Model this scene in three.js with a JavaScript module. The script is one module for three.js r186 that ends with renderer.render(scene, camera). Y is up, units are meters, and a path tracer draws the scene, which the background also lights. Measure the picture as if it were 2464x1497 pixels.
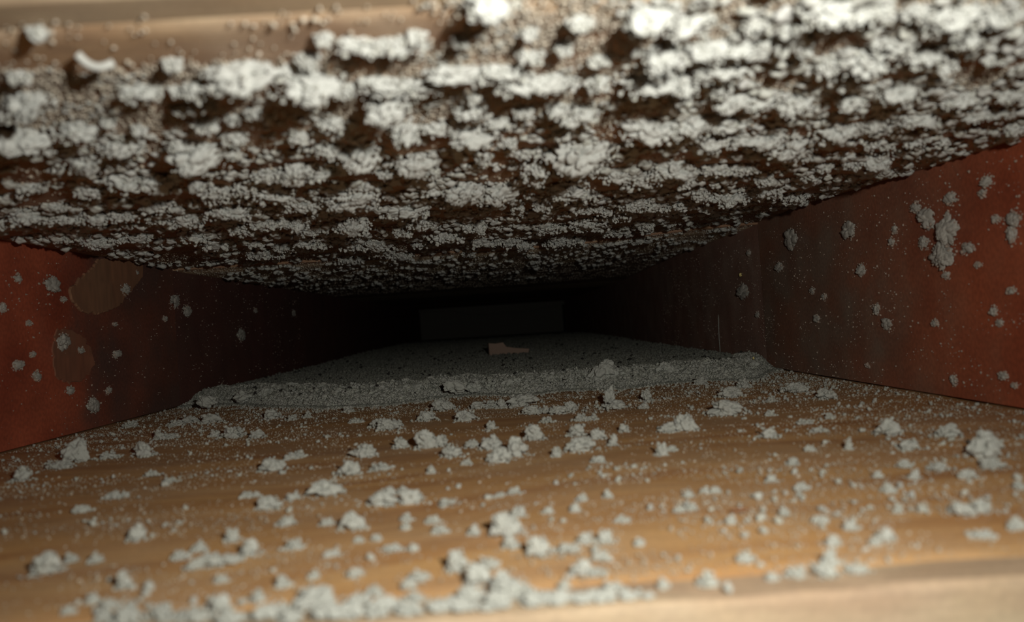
import * as THREE from 'three';
import { mergeVertices, mergeGeometries, toCreasedNormals } from 'three/addons/utils/BufferGeometryUtils.js';
import { createNoise2D, createNoise3D } from 'simplex-noise';

// ---------------------------------------------------------------- camera, light, exposure
const scene = new THREE.Scene();
scene.background = new THREE.Color(0x000000);
const camera = new THREE.PerspectiveCamera(2 * Math.atan(748.5 / 1850) * 180 / Math.PI, 2464 / 1497, 0.005, 10);
camera.rotation.set(0.0143, -0.0173, -0.065, 'YXZ');
camera.position.set(0, 0, 0);
camera.focus = 0.32;
camera.userData.fStop = 19;
camera.updateMatrixWorld();

const renderer = new THREE.WebGLRenderer({ antialias: true });
renderer.toneMapping = THREE.LinearToneMapping;
renderer.toneMappingExposure = 1.0;
renderer.shadowMap.enabled = true;

// the small flash beside the lens, up and to the right of it
const flash = new THREE.SpotLight(new THREE.Color(1.0, 0.985, 0.915), 0.086, 0, 1.08, 1);
flash.name = 'camera_flash';
flash.position.set(0.027, 0.019, 0);
flash.target.position.set(-0.13, 0.012, -1);
flash.castShadow = true;
flash.shadow.radius = 0.12;
flash.shadow.mapSize.set(2048, 2048);
flash.shadow.camera.near = 0.01;
flash.shadow.camera.far = 3;
scene.add(flash, flash.target);

// ---------------------------------------------------------------- helpers
function rng(seed) {
  let a = seed >>> 0;
  return () => { a = (a + 0x6d2b79f5) | 0; let t = Math.imul(a ^ (a >>> 15), 1 | a); t = (t + Math.imul(t ^ (t >>> 7), 61 | t)) ^ t; return ((t ^ (t >>> 14)) >>> 0) / 4294967296; };
}
const clamp = (x, a = 0, b = 1) => Math.min(b, Math.max(a, x));
const sstep = (a, b, x) => { const t = clamp((x - a) / (b - a)); return t * t * (3 - 2 * t); };
const mix = (a, b, t) => a + (b - a) * t;
const mix3 = (a, b, t) => [mix(a[0], b[0], t), mix(a[1], b[1], t), mix(a[2], b[2], t)];
const n2 = createNoise2D(rng(11)), n3 = createNoise3D(rng(12));
const fbm = (x, y, o = 4) => { let s = 0, a = 0.5; for (let i = 0; i < o; i++) { s += a * n2(x, y); x = x * 2.03 + 7.1; y = y * 2.03 - 3.7; a *= 0.5; } return s; };

function texture(w, h, f) {
  const d = new Uint8Array(w * h * 4);
  for (let y = 0; y < h; y++) for (let x = 0; x < w; x++) {
    const c = f((x + 0.5) / w, (y + 0.5) / h), i = (y * w + x) * 4;
    d[i] = clamp(c[0], 0, 255); d[i + 1] = clamp(c[1], 0, 255); d[i + 2] = clamp(c[2], 0, 255); d[i + 3] = 255;
  }
  const t = new THREE.DataTexture(d, w, h);
  t.colorSpace = THREE.SRGBColorSpace; t.magFilter = THREE.LinearFilter; t.minFilter = THREE.LinearMipmapLinearFilter;
  t.wrapS = t.wrapT = THREE.RepeatWrapping; t.generateMipmaps = true; t.needsUpdate = true;
  return t;
}

const used = new Map();
function numbered(name) { const n = used.get(name) ?? 0; used.set(name, n + 1); return n ? name + '_' + String(n).padStart(3, '0') : name; }
function mesh(name, geometry, material, parent = scene) {
  const m = new THREE.Mesh(geometry, material);
  m.name = parent === scene ? numbered(name) : name;
  m.castShadow = m.receiveShadow = true;
  parent.add(m);
  return m;
}
function tag(o, label, category, group) { o.userData.label = label; o.userData.category = category; if (group) o.userData.group = group; return o; }
function structure(name) { const g = new THREE.Group(); g.name = name; g.userData.kind = 'structure'; scene.add(g); return g; }

// ---------------------------------------------------------------- the cavity: sizes in metres, the camera's lens at the origin
const HB = 0.03, HT = 0.036, WR = 0.1277, WL = 0.154, FRONT = 0.08, JOINT = 0.369, END = 1.5;
const ceilY = (x, d) => HT + 0.0045 * sstep(0.17, 0.34, d) * (1 - sstep(0.45, 0.9, d)) * sstep(0.02, 0.125, x);

// ---------------------------------------------------------------- materials
const TILE = 0.4;
const wood = (pale, mid, dark, dustAndTone, amount, seed, deepBrown) => texture(1024, 1024, (u, v) => {
  const x = u * TILE, d = v * TILE;                                  // metres
  const warp = 0.010 * fbm(x * 9 + seed, d * 9, 3) + 0.02 * n2(x * 3.1 + seed, d * 2.2);
  const q = d + warp;
  const ring = 0.5 + 0.5 * Math.sin(q * 420 + 3.0 * n2(q * 30, seed));
  const band = 0.5 + 0.9 * fbm(x * 5 + seed * 3, q * 45, 4);
  const fibre = fbm(x * 60, d * 1500 + seed, 3);
  let c = mix3(mid, pale, clamp(band));
  c = mix3(c, dark, 0.35 * sstep(0.55, 1, ring) * clamp(0.4 + band * 0.6) + 0.35 * sstep(0.1, -0.5, fbm(x * 12, q * 70 + seed, 3)));
  const k = clamp(amount * (0.55 + 1.5 * fbm(x * 22 + 5, d * 30 + seed, 5)) + 0.05);
  c = mix3(c, dustAndTone, k);
  if (deepBrown) {                                                       // wood mixed to a darker brown under the crust, stopping short of the front left
    const X = x - 0.2, w = 0.006 * fbm(x * 50, d * 50 + seed, 3);
    c = mix3(c, deepBrown, 0.85 * sstep(0.098, 0.122, d + w) * clamp(0.85 + 0.6 * fbm(x * 26, d * 40, 4)) * (1 - 0.4 * sstep(0.13, 0.1, d) * sstep(-0.01, 0.02, X)));
  }
  const f = 1 + 0.10 * fibre + 0.05 * n2(x * 900, d * 900);
  return [c[0] * f, c[1] * f, c[2] * f];
});
const floorWood = new THREE.MeshStandardMaterial({ name: 'planed_pine', roughness: 0.72, map: wood([196, 152, 98], [180, 134, 82], [146, 96, 54], [176, 144, 112], 0.36, 3.3) });
const ceilWood = new THREE.MeshStandardMaterial({ name: 'dusty_pine', roughness: 0.85, map: wood([226, 198, 158], [212, 180, 140], [182, 142, 102], [216, 200, 180], 0.55, 8.1, [126, 92, 70]) });
const edgeWood = new THREE.MeshStandardMaterial({ name: 'sawn_pine_edge', roughness: 0.8, map: wood([170, 150, 118], [150, 124, 96], [120, 90, 68], [166, 150, 130], 0.25, 5.7) });
const paint = (red, dustAndTone, from, to, most, seed) => texture(1024, 512, (u, v) => {
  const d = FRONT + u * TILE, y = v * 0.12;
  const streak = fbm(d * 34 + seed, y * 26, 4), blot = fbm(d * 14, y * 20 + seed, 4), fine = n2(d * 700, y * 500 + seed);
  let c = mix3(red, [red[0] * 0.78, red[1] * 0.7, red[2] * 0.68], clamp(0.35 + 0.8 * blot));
  c = mix3(c, dustAndTone, clamp(most * sstep(from, to, d + 0.02 * streak) * (0.85 + 0.35 * blot + 0.2 * streak) + 0.05 * clamp(streak * 2)));
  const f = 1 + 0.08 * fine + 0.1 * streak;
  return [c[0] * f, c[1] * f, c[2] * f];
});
const paintRight = new THREE.MeshStandardMaterial({ name: 'red_paint_dusty', roughness: 0.6, map: paint([164, 82, 52], [122, 101, 86], 0.16, 0.30, 0.95, 1.7) });
const paintLeft = new THREE.MeshStandardMaterial({ name: 'red_paint', roughness: 0.6, map: paint([164, 82, 56], [88, 62, 54], 0.262, 0.315, 0.95, 6.2) });  // red at the front, mixed to a darker brown with depth
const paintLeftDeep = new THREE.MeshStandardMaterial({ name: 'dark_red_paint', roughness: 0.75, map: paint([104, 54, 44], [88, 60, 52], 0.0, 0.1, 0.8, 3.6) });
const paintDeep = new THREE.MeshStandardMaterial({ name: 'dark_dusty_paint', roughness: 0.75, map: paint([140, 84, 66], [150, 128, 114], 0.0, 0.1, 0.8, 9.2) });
const white = new THREE.MeshStandardMaterial({ name: 'white_crumbly_deposit', roughness: 1, color: new THREE.Color(0.425, 0.428, 0.397) });
const whiteFloor = new THREE.MeshStandardMaterial({ name: 'off_white_crumb', roughness: 1, color: new THREE.Color(0.345, 0.347, 0.308) });
const greyWhite = new THREE.MeshStandardMaterial({ name: 'grey_white_crumb', roughness: 1, color: new THREE.Color(0.38, 0.385, 0.34) });
const tanDust = new THREE.MeshStandardMaterial({ name: 'pale_dust_grain', roughness: 1, color: new THREE.Color(0.34, 0.285, 0.215) });
const ceilDust = new THREE.MeshStandardMaterial({ name: 'pale_brownish_grain', roughness: 1, color: new THREE.Color(0.42, 0.37, 0.30) });
const wallGrey = new THREE.MeshStandardMaterial({ name: 'dull_grey_crumb', roughness: 1, color: new THREE.Color(0.33, 0.31, 0.27) });
const wallDust = new THREE.MeshStandardMaterial({ name: 'dull_speck', roughness: 1, color: new THREE.Color(0.36, 0.25, 0.19) });
const wallGrey2 = new THREE.MeshStandardMaterial({ name: 'dull_pinkish_speck', roughness: 1, color: new THREE.Color(0.33, 0.26, 0.21) });
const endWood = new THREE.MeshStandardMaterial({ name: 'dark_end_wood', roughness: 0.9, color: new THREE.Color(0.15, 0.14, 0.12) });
const bedMat = new THREE.MeshStandardMaterial({ name: 'grey_granular_bed', roughness: 1, color: new THREE.Color(0.20, 0.205, 0.175) });

// ---------------------------------------------------------------- boards: one inner face following inner(x, d), rounded front arris, real thickness
function board(x0, x1, d0, d1, inner, sign, thick, nx, nd, r = 0.0012) {
  const prof = [];                                                    // [depth, distance out of the inner face]
  prof.push([d0, thick], [d0, thick * 0.5]);
  for (let i = 0; i <= 5; i++) { const a = i / 5 * Math.PI / 2; prof.push([d0 + r - r * Math.cos(a), r - r * Math.sin(a)]); }
  for (let i = 1; i <= nd; i++) prof.push([d0 + r + (d1 - d0 - r) * i / nd, 0]);
  prof.push([d1, thick]);
  const pos = [], uv = [], idx = [], n = prof.length;
  for (let i = 0; i <= nx; i++) {
    const x = x0 + (x1 - x0) * i / nx;
    let s = 0;
    prof.forEach(([d, o], j) => {
      if (j) s += Math.hypot(d - prof[j - 1][0], o - prof[j - 1][1]);
      pos.push(x, inner(x, d) + sign * o, -d); uv.push((x + 0.2) / TILE, (d0 + s) / TILE);
    });
  }
  const tri = (a, b, c) => (sign < 0 ? idx.push(a, b, c) : idx.push(a, c, b));
  for (let i = 0; i < nx; i++) for (let j = 0; j < n; j++) {
    const k = (j + 1) % n, a = i * n + j, b = i * n + k, c = a + n, e = b + n;
    tri(a, c, b); tri(b, c, e);
  }
  for (const i of [0, nx]) for (let j = 1; j < n - 1; j++) i ? tri(i * n, i * n + j + 1, i * n + j) : tri(0, j, j + 1);
  const g = new THREE.BufferGeometry();
  g.setAttribute('position', new THREE.Float32BufferAttribute(pos, 3));
  g.setAttribute('uv', new THREE.Float32BufferAttribute(uv, 2));
  g.setIndex(idx);
  return toCreasedNormals(g, 0.6);
}
function wallBoard(X, side, d0, d1, y0, top, thick, n) {
  const pos = [], uv = [], idx = [], rows = 6;
  const ring = [];
  for (let j = 0; j <= rows; j++) ring.push([j / rows, 0]);
  for (let j = rows; j >= 0; j--) ring.push([j / rows, thick]);
  for (let i = 0; i <= n; i++) {
    const d = d0 + (d1 - d0) * i / n;
    for (const [t, o] of ring) { const y = y0 + (top(d) - y0) * t; pos.push(X + side * o, y, -d); uv.push((d - FRONT) / TILE, (y + 0.05) / 0.12); }
  }
  const m = ring.length, tri = (a, b, c) => (side > 0 ? idx.push(a, b, c) : idx.push(a, c, b));
  for (let i = 0; i < n; i++) for (let j = 0; j < m; j++) { const k = (j + 1) % m, a = i * m + j, b = i * m + k, c = a + m, e = b + m; tri(a, b, c); tri(b, e, c); }
  for (const i of [0, n]) for (let j = 1; j < m - 1; j++) i ? tri(i * m, i * m + j, i * m + j + 1) : tri(0, j + 1, j);
  const g = new THREE.BufferGeometry();
  g.setAttribute('position', new THREE.Float32BufferAttribute(pos, 3));
  g.setAttribute('uv', new THREE.Float32BufferAttribute(uv, 2));
  g.setIndex(idx);
  return toCreasedNormals(g, 0.6);
}

const floorGroup = structure('floor'), ceiling = structure('ceiling'), wallLeft = structure('wall_left'), wallRight = structure('wall_right'), wallBack = structure('wall_back');
const OUT = 0.022;
mesh('front_edge', board(-WL - OUT, WR + OUT, FRONT, FRONT + 0.006, (x) => -HB + 0.00015 * n2(x * 60, 1), -1, 0.02, 60, 3), edgeWood, floorGroup);
mesh('board', board(-WL - OUT, WR + OUT, FRONT + 0.006, JOINT, (x, d) => -HB + 0.00025 * n2(x * 8, d * 45), -1, 0.02, 60, 60, 0.0003), floorWood, floorGroup);
mesh('board', board(-WL - OUT, WR + OUT, JOINT + 0.0008, END + OUT, () => -HB, -1, 0.02, 4, 8), floorWood, floorGroup);
const roofY = (x, d) => ceilY(x, d) + 0.0003 * n2(x * 8 + 4, d * 60);
mesh('front_edge', board(-WL - OUT, WR + OUT, FRONT, FRONT + 0.006, roofY, 1, 0.02, 60, 3), edgeWood, ceiling);
mesh('board', board(-WL - OUT, WR + OUT, FRONT + 0.006, JOINT, roofY, 1, 0.02, 60, 60, 0.0003), ceilWood, ceiling);
mesh('board', board(-WL - OUT, WR + OUT, JOINT + 0.0006, END + OUT, (x, d) => ceilY(x, d) - 0.0011, 1, 0.02, 40, 40, 0.0006), ceilWood, ceiling);
mesh('board', wallBoard(WR, 1, FRONT + 0.001, JOINT, -HB + 0.0006, (d) => ceilY(WR, d) + 0.003, 0.02, 40), paintRight, wallRight);
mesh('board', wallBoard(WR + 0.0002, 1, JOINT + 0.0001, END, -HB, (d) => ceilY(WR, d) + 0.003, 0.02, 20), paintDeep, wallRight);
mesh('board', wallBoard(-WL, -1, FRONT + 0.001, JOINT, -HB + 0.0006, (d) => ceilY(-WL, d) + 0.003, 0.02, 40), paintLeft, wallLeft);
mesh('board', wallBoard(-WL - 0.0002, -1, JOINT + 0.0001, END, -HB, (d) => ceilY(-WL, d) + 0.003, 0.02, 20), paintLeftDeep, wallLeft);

// the far end: a lower board, a sagging rail above it and a narrow upright on the right
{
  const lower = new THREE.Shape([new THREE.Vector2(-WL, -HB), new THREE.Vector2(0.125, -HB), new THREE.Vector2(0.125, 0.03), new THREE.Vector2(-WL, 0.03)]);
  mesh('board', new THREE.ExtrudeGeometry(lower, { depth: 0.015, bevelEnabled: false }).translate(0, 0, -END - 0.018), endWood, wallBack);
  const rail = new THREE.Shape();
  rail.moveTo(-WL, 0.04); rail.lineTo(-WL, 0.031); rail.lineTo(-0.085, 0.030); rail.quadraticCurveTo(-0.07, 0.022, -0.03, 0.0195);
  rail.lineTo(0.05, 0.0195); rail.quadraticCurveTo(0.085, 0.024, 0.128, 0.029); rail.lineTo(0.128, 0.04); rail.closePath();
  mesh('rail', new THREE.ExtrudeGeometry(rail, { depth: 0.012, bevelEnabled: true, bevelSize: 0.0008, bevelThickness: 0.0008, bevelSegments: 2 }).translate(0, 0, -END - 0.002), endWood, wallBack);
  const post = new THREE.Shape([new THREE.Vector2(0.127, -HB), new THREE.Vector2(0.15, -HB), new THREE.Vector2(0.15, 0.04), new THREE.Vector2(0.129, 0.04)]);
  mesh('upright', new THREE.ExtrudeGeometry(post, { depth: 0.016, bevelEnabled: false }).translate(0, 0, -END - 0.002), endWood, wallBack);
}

// ---------------------------------------------------------------- lumps: star-shaped unions of many small balls, one closed skin each
function lump(seed, detail, balls, spread, size) {
  const r = rng(seed), C = [];
  for (let i = 0; i < balls; i++) {
    const z = r() * 2 - 1, a = r() * 6.283, k = Math.sqrt(1 - z * z), rr = spread * (0.75 + 0.5 * r()), s = size * (0.6 + 0.8 * r());
    C.push([k * Math.cos(a) * rr, z * rr, k * Math.sin(a) * rr, s * s]);
  }
  const g = mergeVertices(new THREE.IcosahedronGeometry(1, detail).deleteAttribute('normal').deleteAttribute('uv'), 1e-5);
  const p = g.attributes.position, v = new THREE.Vector3();
  for (let i = 0; i < p.count; i++) {
    v.fromBufferAttribute(p, i).normalize();
    let sum = Math.exp(0.5 / 0.11);
    for (const [x, y, z, s2] of C) {
      const t = v.x * x + v.y * y + v.z * z, disc = s2 - (x * x + y * y + z * z - t * t);
      if (disc > 0) sum += Math.exp((t + Math.sqrt(disc)) / 0.11);
    }
    let R = 0.11 * Math.log(sum);
    R *= 1 + 0.2 * n3(v.x * 1.9 + seed, v.y * 0.8, v.z * 1.9) * (1 - v.y * v.y) + 0.12 * n3(v.x * 4.5 + seed, v.y * 2, v.z * 4.5);
    R += 0.03 * n3(v.x * 8 + seed, v.y * 8, v.z * 8) + 0.025 * n3(v.x * 15, v.y * 15 + seed, v.z * 15);
    p.setXYZ(i, v.x * R, v.y * R, v.z * R);
  }
  g.computeBoundingBox();
  const b = g.boundingBox;
  for (let i = 0; i < p.count; i++) p.setXYZ(i, (p.getX(i) - b.min.x) / (b.max.x - b.min.x) - 0.5, (p.getY(i) - b.min.y) / (b.max.y - b.min.y) * 1.15 - 0.15, (p.getZ(i) - b.min.z) / (b.max.z - b.min.z) - 0.5);
  const tx = (r() - 0.5) * 0.35, tz = (r() - 0.5) * 0.3, nip = 0.2 + 0.3 * r();
  for (let i = 0; i < p.count; i++) { const y = p.getY(i), q = 1 - nip * Math.max(0, y) ** 1.5; p.setX(i, p.getX(i) * q + tx * y * y); p.setZ(i, p.getZ(i) * q + tz * y * y); }
  g.computeVertexNormals();
  return g;
}
const BIG = [], MID = [], SMALL = [];
for (let i = 0; i < 16; i++) { BIG.push(lump(100 + i, 15, 62, 0.78, 0.27)); MID.push(lump(200 + i, 9, 34, 0.72, 0.32)); SMALL.push(lump(300 + i, 5, 16, 0.65, 0.38)); }
const grainShape = lump(401, 1, 7, 0.6, 0.45).translate(0, -0.42, 0), grainShape2 = lump(402, 2, 9, 0.6, 0.45).translate(0, -0.42, 0);
const pick = rng(77);
const shapeFor = (px) => { const set = px > 55 ? BIG : px > 26 ? MID : SMALL; return set[Math.floor(pick() * set.length)]; };

// ordinal words for labels
const ORD = ['first', 'second', 'third', 'fourth', 'fifth', 'sixth', 'seventh', 'eighth', 'ninth', 'tenth', 'eleventh', 'twelfth', 'thirteenth', 'fourteenth', 'fifteenth', 'sixteenth', 'seventeenth', 'eighteenth', 'nineteenth', 'twentieth',
  'twenty-first', 'twenty-second', 'twenty-third', 'twenty-fourth', 'twenty-fifth', 'twenty-sixth', 'twenty-seventh', 'twenty-eighth', 'twenty-ninth', 'thirtieth'];
// rows run across the cavity, the nearest first; in each row the lumps are counted from the left wall
function labelRows(items, perRow, phrase) {
  const byDepth = [...items].sort((a, b) => a.d - b.d);
  for (let r = 0; r * perRow < byDepth.length; r++) {
    const row = byDepth.slice(r * perRow, (r + 1) * perRow).sort((a, b) => a.x / a.d - b.x / b.d);
    row.forEach((it, k) => { it.o.userData.label = phrase(it, ORD[k], ORD[r]); });
  }
}

// ---------------------------------------------------------------- flakes hanging from the ceiling: x, depth, width, length, drop in millimetres
const LARGE_FLAKES = [
  [-31.2,101.3,9.7,4.8,4.2],[18.1,158.8,12.1,9.7,6.2],[-23.5,105,7.1,4.7,4.6],[-52.3,140.7,9.2,8,5.8],[-74.7,124.7,9.2,5.3,4.3],[-14.6,115.9,6.3,5.7,5],
  [41.4,90.4,5.6,2.9,3.3],[31.1,143.6,10.5,6.1,4.4],[-64.5,107.9,7.3,3.7,3.5],[20.4,90.4,5.4,3,3.3],[54.8,110.1,6.6,4.4,4.1],[25.4,115.1,8.4,4.2,3.3],
  [60.6,95.5,6,3,2.9],[1.3,83.7,4.5,2.4,2.9],[34.8,110.5,7.5,3.8,3],[-24.7,149.3,8.1,7.1,4.9],[-35.3,196.3,13,9.9,5.1],[24.5,103.5,4.8,3.9,3.8],
  [-1.9,140.9,8.4,5.5,4],[32.9,102.4,6.4,3.2,2.7],[-3.4,106.5,7.2,3.6,2.5],[65.8,165.9,9.9,7,4.3],[-14.9,159.6,8.7,6.7,4.3],[38.6,142.3,7.8,5.2,3.7],
  [70.7,128.9,7,4.2,3.4],[73.1,157.1,10.2,5.2,3.4],[1.8,202.5,11,10.1,5.1],[-75.4,144.8,9,4.5,3.1],[10.3,112.6,6.7,3.4,2.5],[4.3,111.3,5.1,3.4,3.1],
  [25.7,93.5,4.6,2.3,2.4],[65.6,96.7,4.7,2.4,2.5],[-6.7,195.5,9.6,9.8,5.1],[38.1,103.4,6.4,3.2,2],[2.1,107.7,7.3,3.7,1.9],[42,128.5,6.4,3.9,3.1],
  [-33.2,191.3,10.4,7.8,4.2],[67.8,104.3,5.7,2.8,2.3],[-65,122.7,6,3.5,2.9],[29.7,102.7,5,2.5,2.5],[30.4,115.2,3.8,4.5,4],[53.7,131.9,5.7,4.4,3.4],
  [-69.8,163.3,7.5,6.1,3.8],[44.4,185.8,8.6,7.9,4.4],[-63.8,134.2,6.9,3.7,2.8],[56.7,104.7,5.4,2.7,2.2],[-12.8,110.6,5.5,2.7,2.4],[45.2,144.5,7.9,4,2.8],
  [47.2,157.4,7.7,5.3,3.4],[59.3,158.9,7.8,5.4,3.5],[-25.5,222.6,12.4,9.3,4.3],[64.5,110.3,4.6,3,2.8],[15.6,131.1,5.7,4,3.1],[-70.9,205.7,10.8,7.9,3.9],
  [-3.5,203.5,10.5,7.9,4],[-14.3,135.4,4.4,5.5,4.1],[46.5,92.7,3.5,2.2,2.4],[-14.5,109,5.3,2.7,2.1],[-41.7,164.8,7.4,5.7,3.5],[59.6,98.7,3.7,2.3,2.4],
  [20.6,204.9,9.5,8,4],[86.2,137.2,6.3,3.6,2.7],[85.2,150,6.9,4.3,2.9],[47.3,130.1,6.4,3.2,2.3],[38.7,195.6,9,7.2,3.7],[-52.6,186,8.6,6.2,3.4],
  [32,189.4,9,6.1,3.3],[-8.8,111.6,5.5,2.8,1.8],[-76.4,160.8,5.5,5.9,3.8],[53.7,159.7,7.8,4.1,2.6],[-15.3,94.9,4.1,2,1.7],[-9.4,95.3,4.1,2,1.7],
  [97.2,192.3,6.8,7.9,4.2],[20.1,210.6,8.4,8.3,4],[-47.3,106.8,4.6,2.3,1.9],[4.4,207.2,10.6,6.1,3],[-39.7,162.1,6.6,4.7,3],[-2.3,125.9,5.1,2.8,2.3],
  [20.3,181.8,8.4,5.2,2.9],[-36.7,167.3,7.5,4.4,2.7],[-44.4,244.4,8,10.4,5.3],[-116.8,195.6,6.9,7.3,3.8],[-8.3,135.5,5.9,2.9,2.1],
  [64.4,133.3,4.3,3.6,2.8],[10.1,173.2,5.2,6.6,3.9],[-45.7,248.1,9.8,10.2,4.2],[77.2,244,7.7,10,5.2],[43.6,188.9,7.2,6.1,3.3],[54.5,94,3.6,1.8,1.6],
  [-71.2,210.8,9.2,6.6,3.2],[11,182.2,4.9,6.3,4.3],[39.4,192.4,9.2,4.7,2.5],[-85.4,215.7,8.8,6.9,3.3],[-53.3,191.5,7.1,5.8,3.1],[48.8,92.2,2.5,1.8,2],
  [-12.4,95.5,4.1,2,1.3],[50.9,112.4,2.7,2.9,2.7],[-46.8,307.5,12.5,13.3,4.4],[-21.4,170,6.5,4.3,2.6],[-30.4,145.7,4.3,3.8,2.7],
  [-39.8,106.8,2.6,2.4,2.3],[57.9,120.8,2.9,3.1,2.6],[-47,165.7,6.3,3.7,2.3],[-13.7,195.8,7.4,5.2,2.7],[-18.5,292.7,9.6,12.4,4.7],
  [-14.6,172.6,5.6,4.7,2.8],[12.4,128.2,3.8,2.8,2.2],[-84.4,194.7,7.2,5.1,2.7],[45.4,244.5,8.3,8.6,3.6],[69.8,114.1,2.2,2.8,3],[94.9,136.6,4.4,2.8,2.1],
  [78.6,153.5,5,3.5,2.3],[-50.7,205.8,7.3,5.7,2.9],[34.8,95.6,3.4,1.7,1.3],[-104.2,203,5.7,7,3.5],[97,149.6,4.7,3.3,2.3],[-45.4,124.7,3.4,2.6,2.2],
  [-26,128.3,3.5,2.8,2.2],[-54.1,136.1,4.1,2.8,2.1],[72.1,242.8,8,8,3.4],[-113.6,199.5,6,5.9,3],[-23,253,7.6,9.5,3.9],[-19.6,111.1,3,1.9,1.8],
  [-64.8,180.1,5.6,4.4,2.5],[2.6,134.7,4.4,2.3,1.8],[-87.2,219.7,7.2,6.1,2.9],[17,114.8,2.9,2.1,1.9],[-23.3,253.9,8.4,7.9,3.2],[-43.8,133.7,3.6,2.6,2],
  [11.9,90.9,2.5,1.2,1.4],[32.1,125.5,3.4,2.3,1.9],[-97.4,253.5,8,8.2,3.3],[-16.6,293.3,8.6,11.2,4.1],[88.3,243.6,7.1,8.1,3.4],[68,178.3,5.2,4.3,2.5],
  [-99.1,204.5,6.4,5.3,2.7],[-59.4,236.5,4.9,6.3,4.6],[-69.4,232.2,6.6,7.3,3.2],[38,122.1,3,2.3,2],[-78.1,240.6,6.5,8.1,3.5],[48,251.4,8.2,7.2,2.9],
  [61.7,257.1,8.4,7.6,3],[-22.3,98.6,2.4,1.5,1.5],[-69.4,231.9,6.8,6.8,3],[6.4,102.1,2.8,1.4,1.4],[114.5,163.6,3.6,4.5,2.8],[-109.7,202.7,5.5,5.6,2.8],
  [52.6,249.8,8.4,6.7,2.8],[-48.1,142.5,3.5,3,2.2],[39.1,97,1.8,1.8,1.9],[51.1,200,3.8,4.9,3.9],[-45.8,208.5,7.4,4.4,2.2],[-78.3,239.9,6.4,7.8,3.3],
  [-66.9,187.3,5.5,4.3,2.4],[-31,265.9,6.1,7.9,4.3],[15.4,227.7,5.1,6.6,3.7],[101.4,151,4.7,2.5,1.7],[86,236.7,6.4,7.1,3.1],[79.9,248.6,8.2,6.3,2.6],
  [-128.2,252.8,7.1,7.6,3.1],[56.7,192.7,5.4,4.4,2.3],[65.3,194.1,5.4,4.5,2.4],[-89,171.6,4.5,3.7,2.2],[-128.8,249.7,6,7.8,3.5],
  [-33.3,135.8,2.6,3.1,2.4],[19.3,94.9,2.1,1.3,1.4],[96.4,171.6,4.7,3.5,2.1],[-61.3,182,5.7,3.4,1.9],[-99.7,275.9,8.2,8.1,3],[-50.4,339.1,10.1,12.2,3.7],
  [-11.4,210.3,4.2,5.5,3.4],[77.4,114.8,2.8,1.7,1.5],[-127.6,204.6,5,5.3,2.7],[-65.2,173.6,4.1,3.8,2.3],[72.7,180.2,5.3,3.3,1.9],[-95.4,207,6.4,4.1,2],
  [-56.9,179.7,4.3,4,2.3],[-30,230.7,5.9,6.1,2.7],[-65.3,235.4,6.7,5.6,2.5],[44.4,104.5,1.6,2.1,2],[62.3,228.6,4.2,5.5,3.7],[33.1,284.7,8,8.3,3],
  [14.1,144.7,2.7,3.1,2.2],[55.2,256.5,8.4,5.6,2.3],[-65.1,235,6.9,5.3,2.3],[-70.2,286.6,7,9.1,3.4],[6.3,128.7,2.8,2.1,1.7],[106.8,269.4,6,7.8,3.4],
  [29,340.5,8.1,10.5,4],[-46.5,166.8,3.3,3.8,2.3],[75.5,210.6,3.7,4.8,3.4],[28.9,350.5,9.4,12.2,3.7],[-63.4,189.3,5.5,3.3,1.8],
  [-96.5,315.7,8.1,10.2,3.3],[-45.1,116,2.8,1.4,1.3],[-56.1,177,4.3,3.3,1.9],[-49.1,222.7,5.4,5.3,2.4],[104.3,263.8,5.7,7.4,3.2],
  [-31.8,185.1,4.6,3.5,1.9],[8.2,161,4.4,2.4,1.5],[61.4,194.8,5.5,3.4,1.8],[35.4,295.5,7.9,8.1,2.8],[-4.7,327.6,8,10.4,3.4],[7.3,331,8.1,10.5,3.5],
  [13.1,346.9,7.5,9.8,4.1],[-56.7,301.8,7.4,9.3,3.1],[21.7,288.1,6.9,8.4,3],[24.2,164.3,3.1,3.4,2.1],[16.1,105.2,2.3,1.2,1.1],[-44,365.9,8.9,11.6,3.5],
  [45.2,266.7,5.9,7.2,2.8],[-36.2,120,2.3,1.7,1.5],[20.2,292.9,6.4,8.4,3.1],[-25.9,233.5,6,4.7,2.1],[-95.1,314.9,6.7,8.7,3.3],[39.8,290.2,8.2,6.4,2.3],
  [35.8,347.7,8.3,10.4,3.1],[-62.1,258.2,5.2,6.7,2.7],[27.6,219.2,4.4,4.9,2.3],[90.2,214.5,4.3,4.7,2.2],[36.7,358.5,9.6,9.8,2.8],
  [-59.1,98.7,2.1,1.1,0.9],[-1.2,162,3.1,2.8,1.8],[-4.5,266.3,2.9,3.8,5],[-91.8,320.5,8.2,7.8,2.5],[56,191.8,4,3.4,1.8],[62.3,192.8,4,3.5,1.8],
  [-56.5,125.7,2,1.9,1.5],[10.7,99.5,1.6,1.2,1.2],[-113.5,248.7,5.7,5.2,2.2],
];
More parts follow.
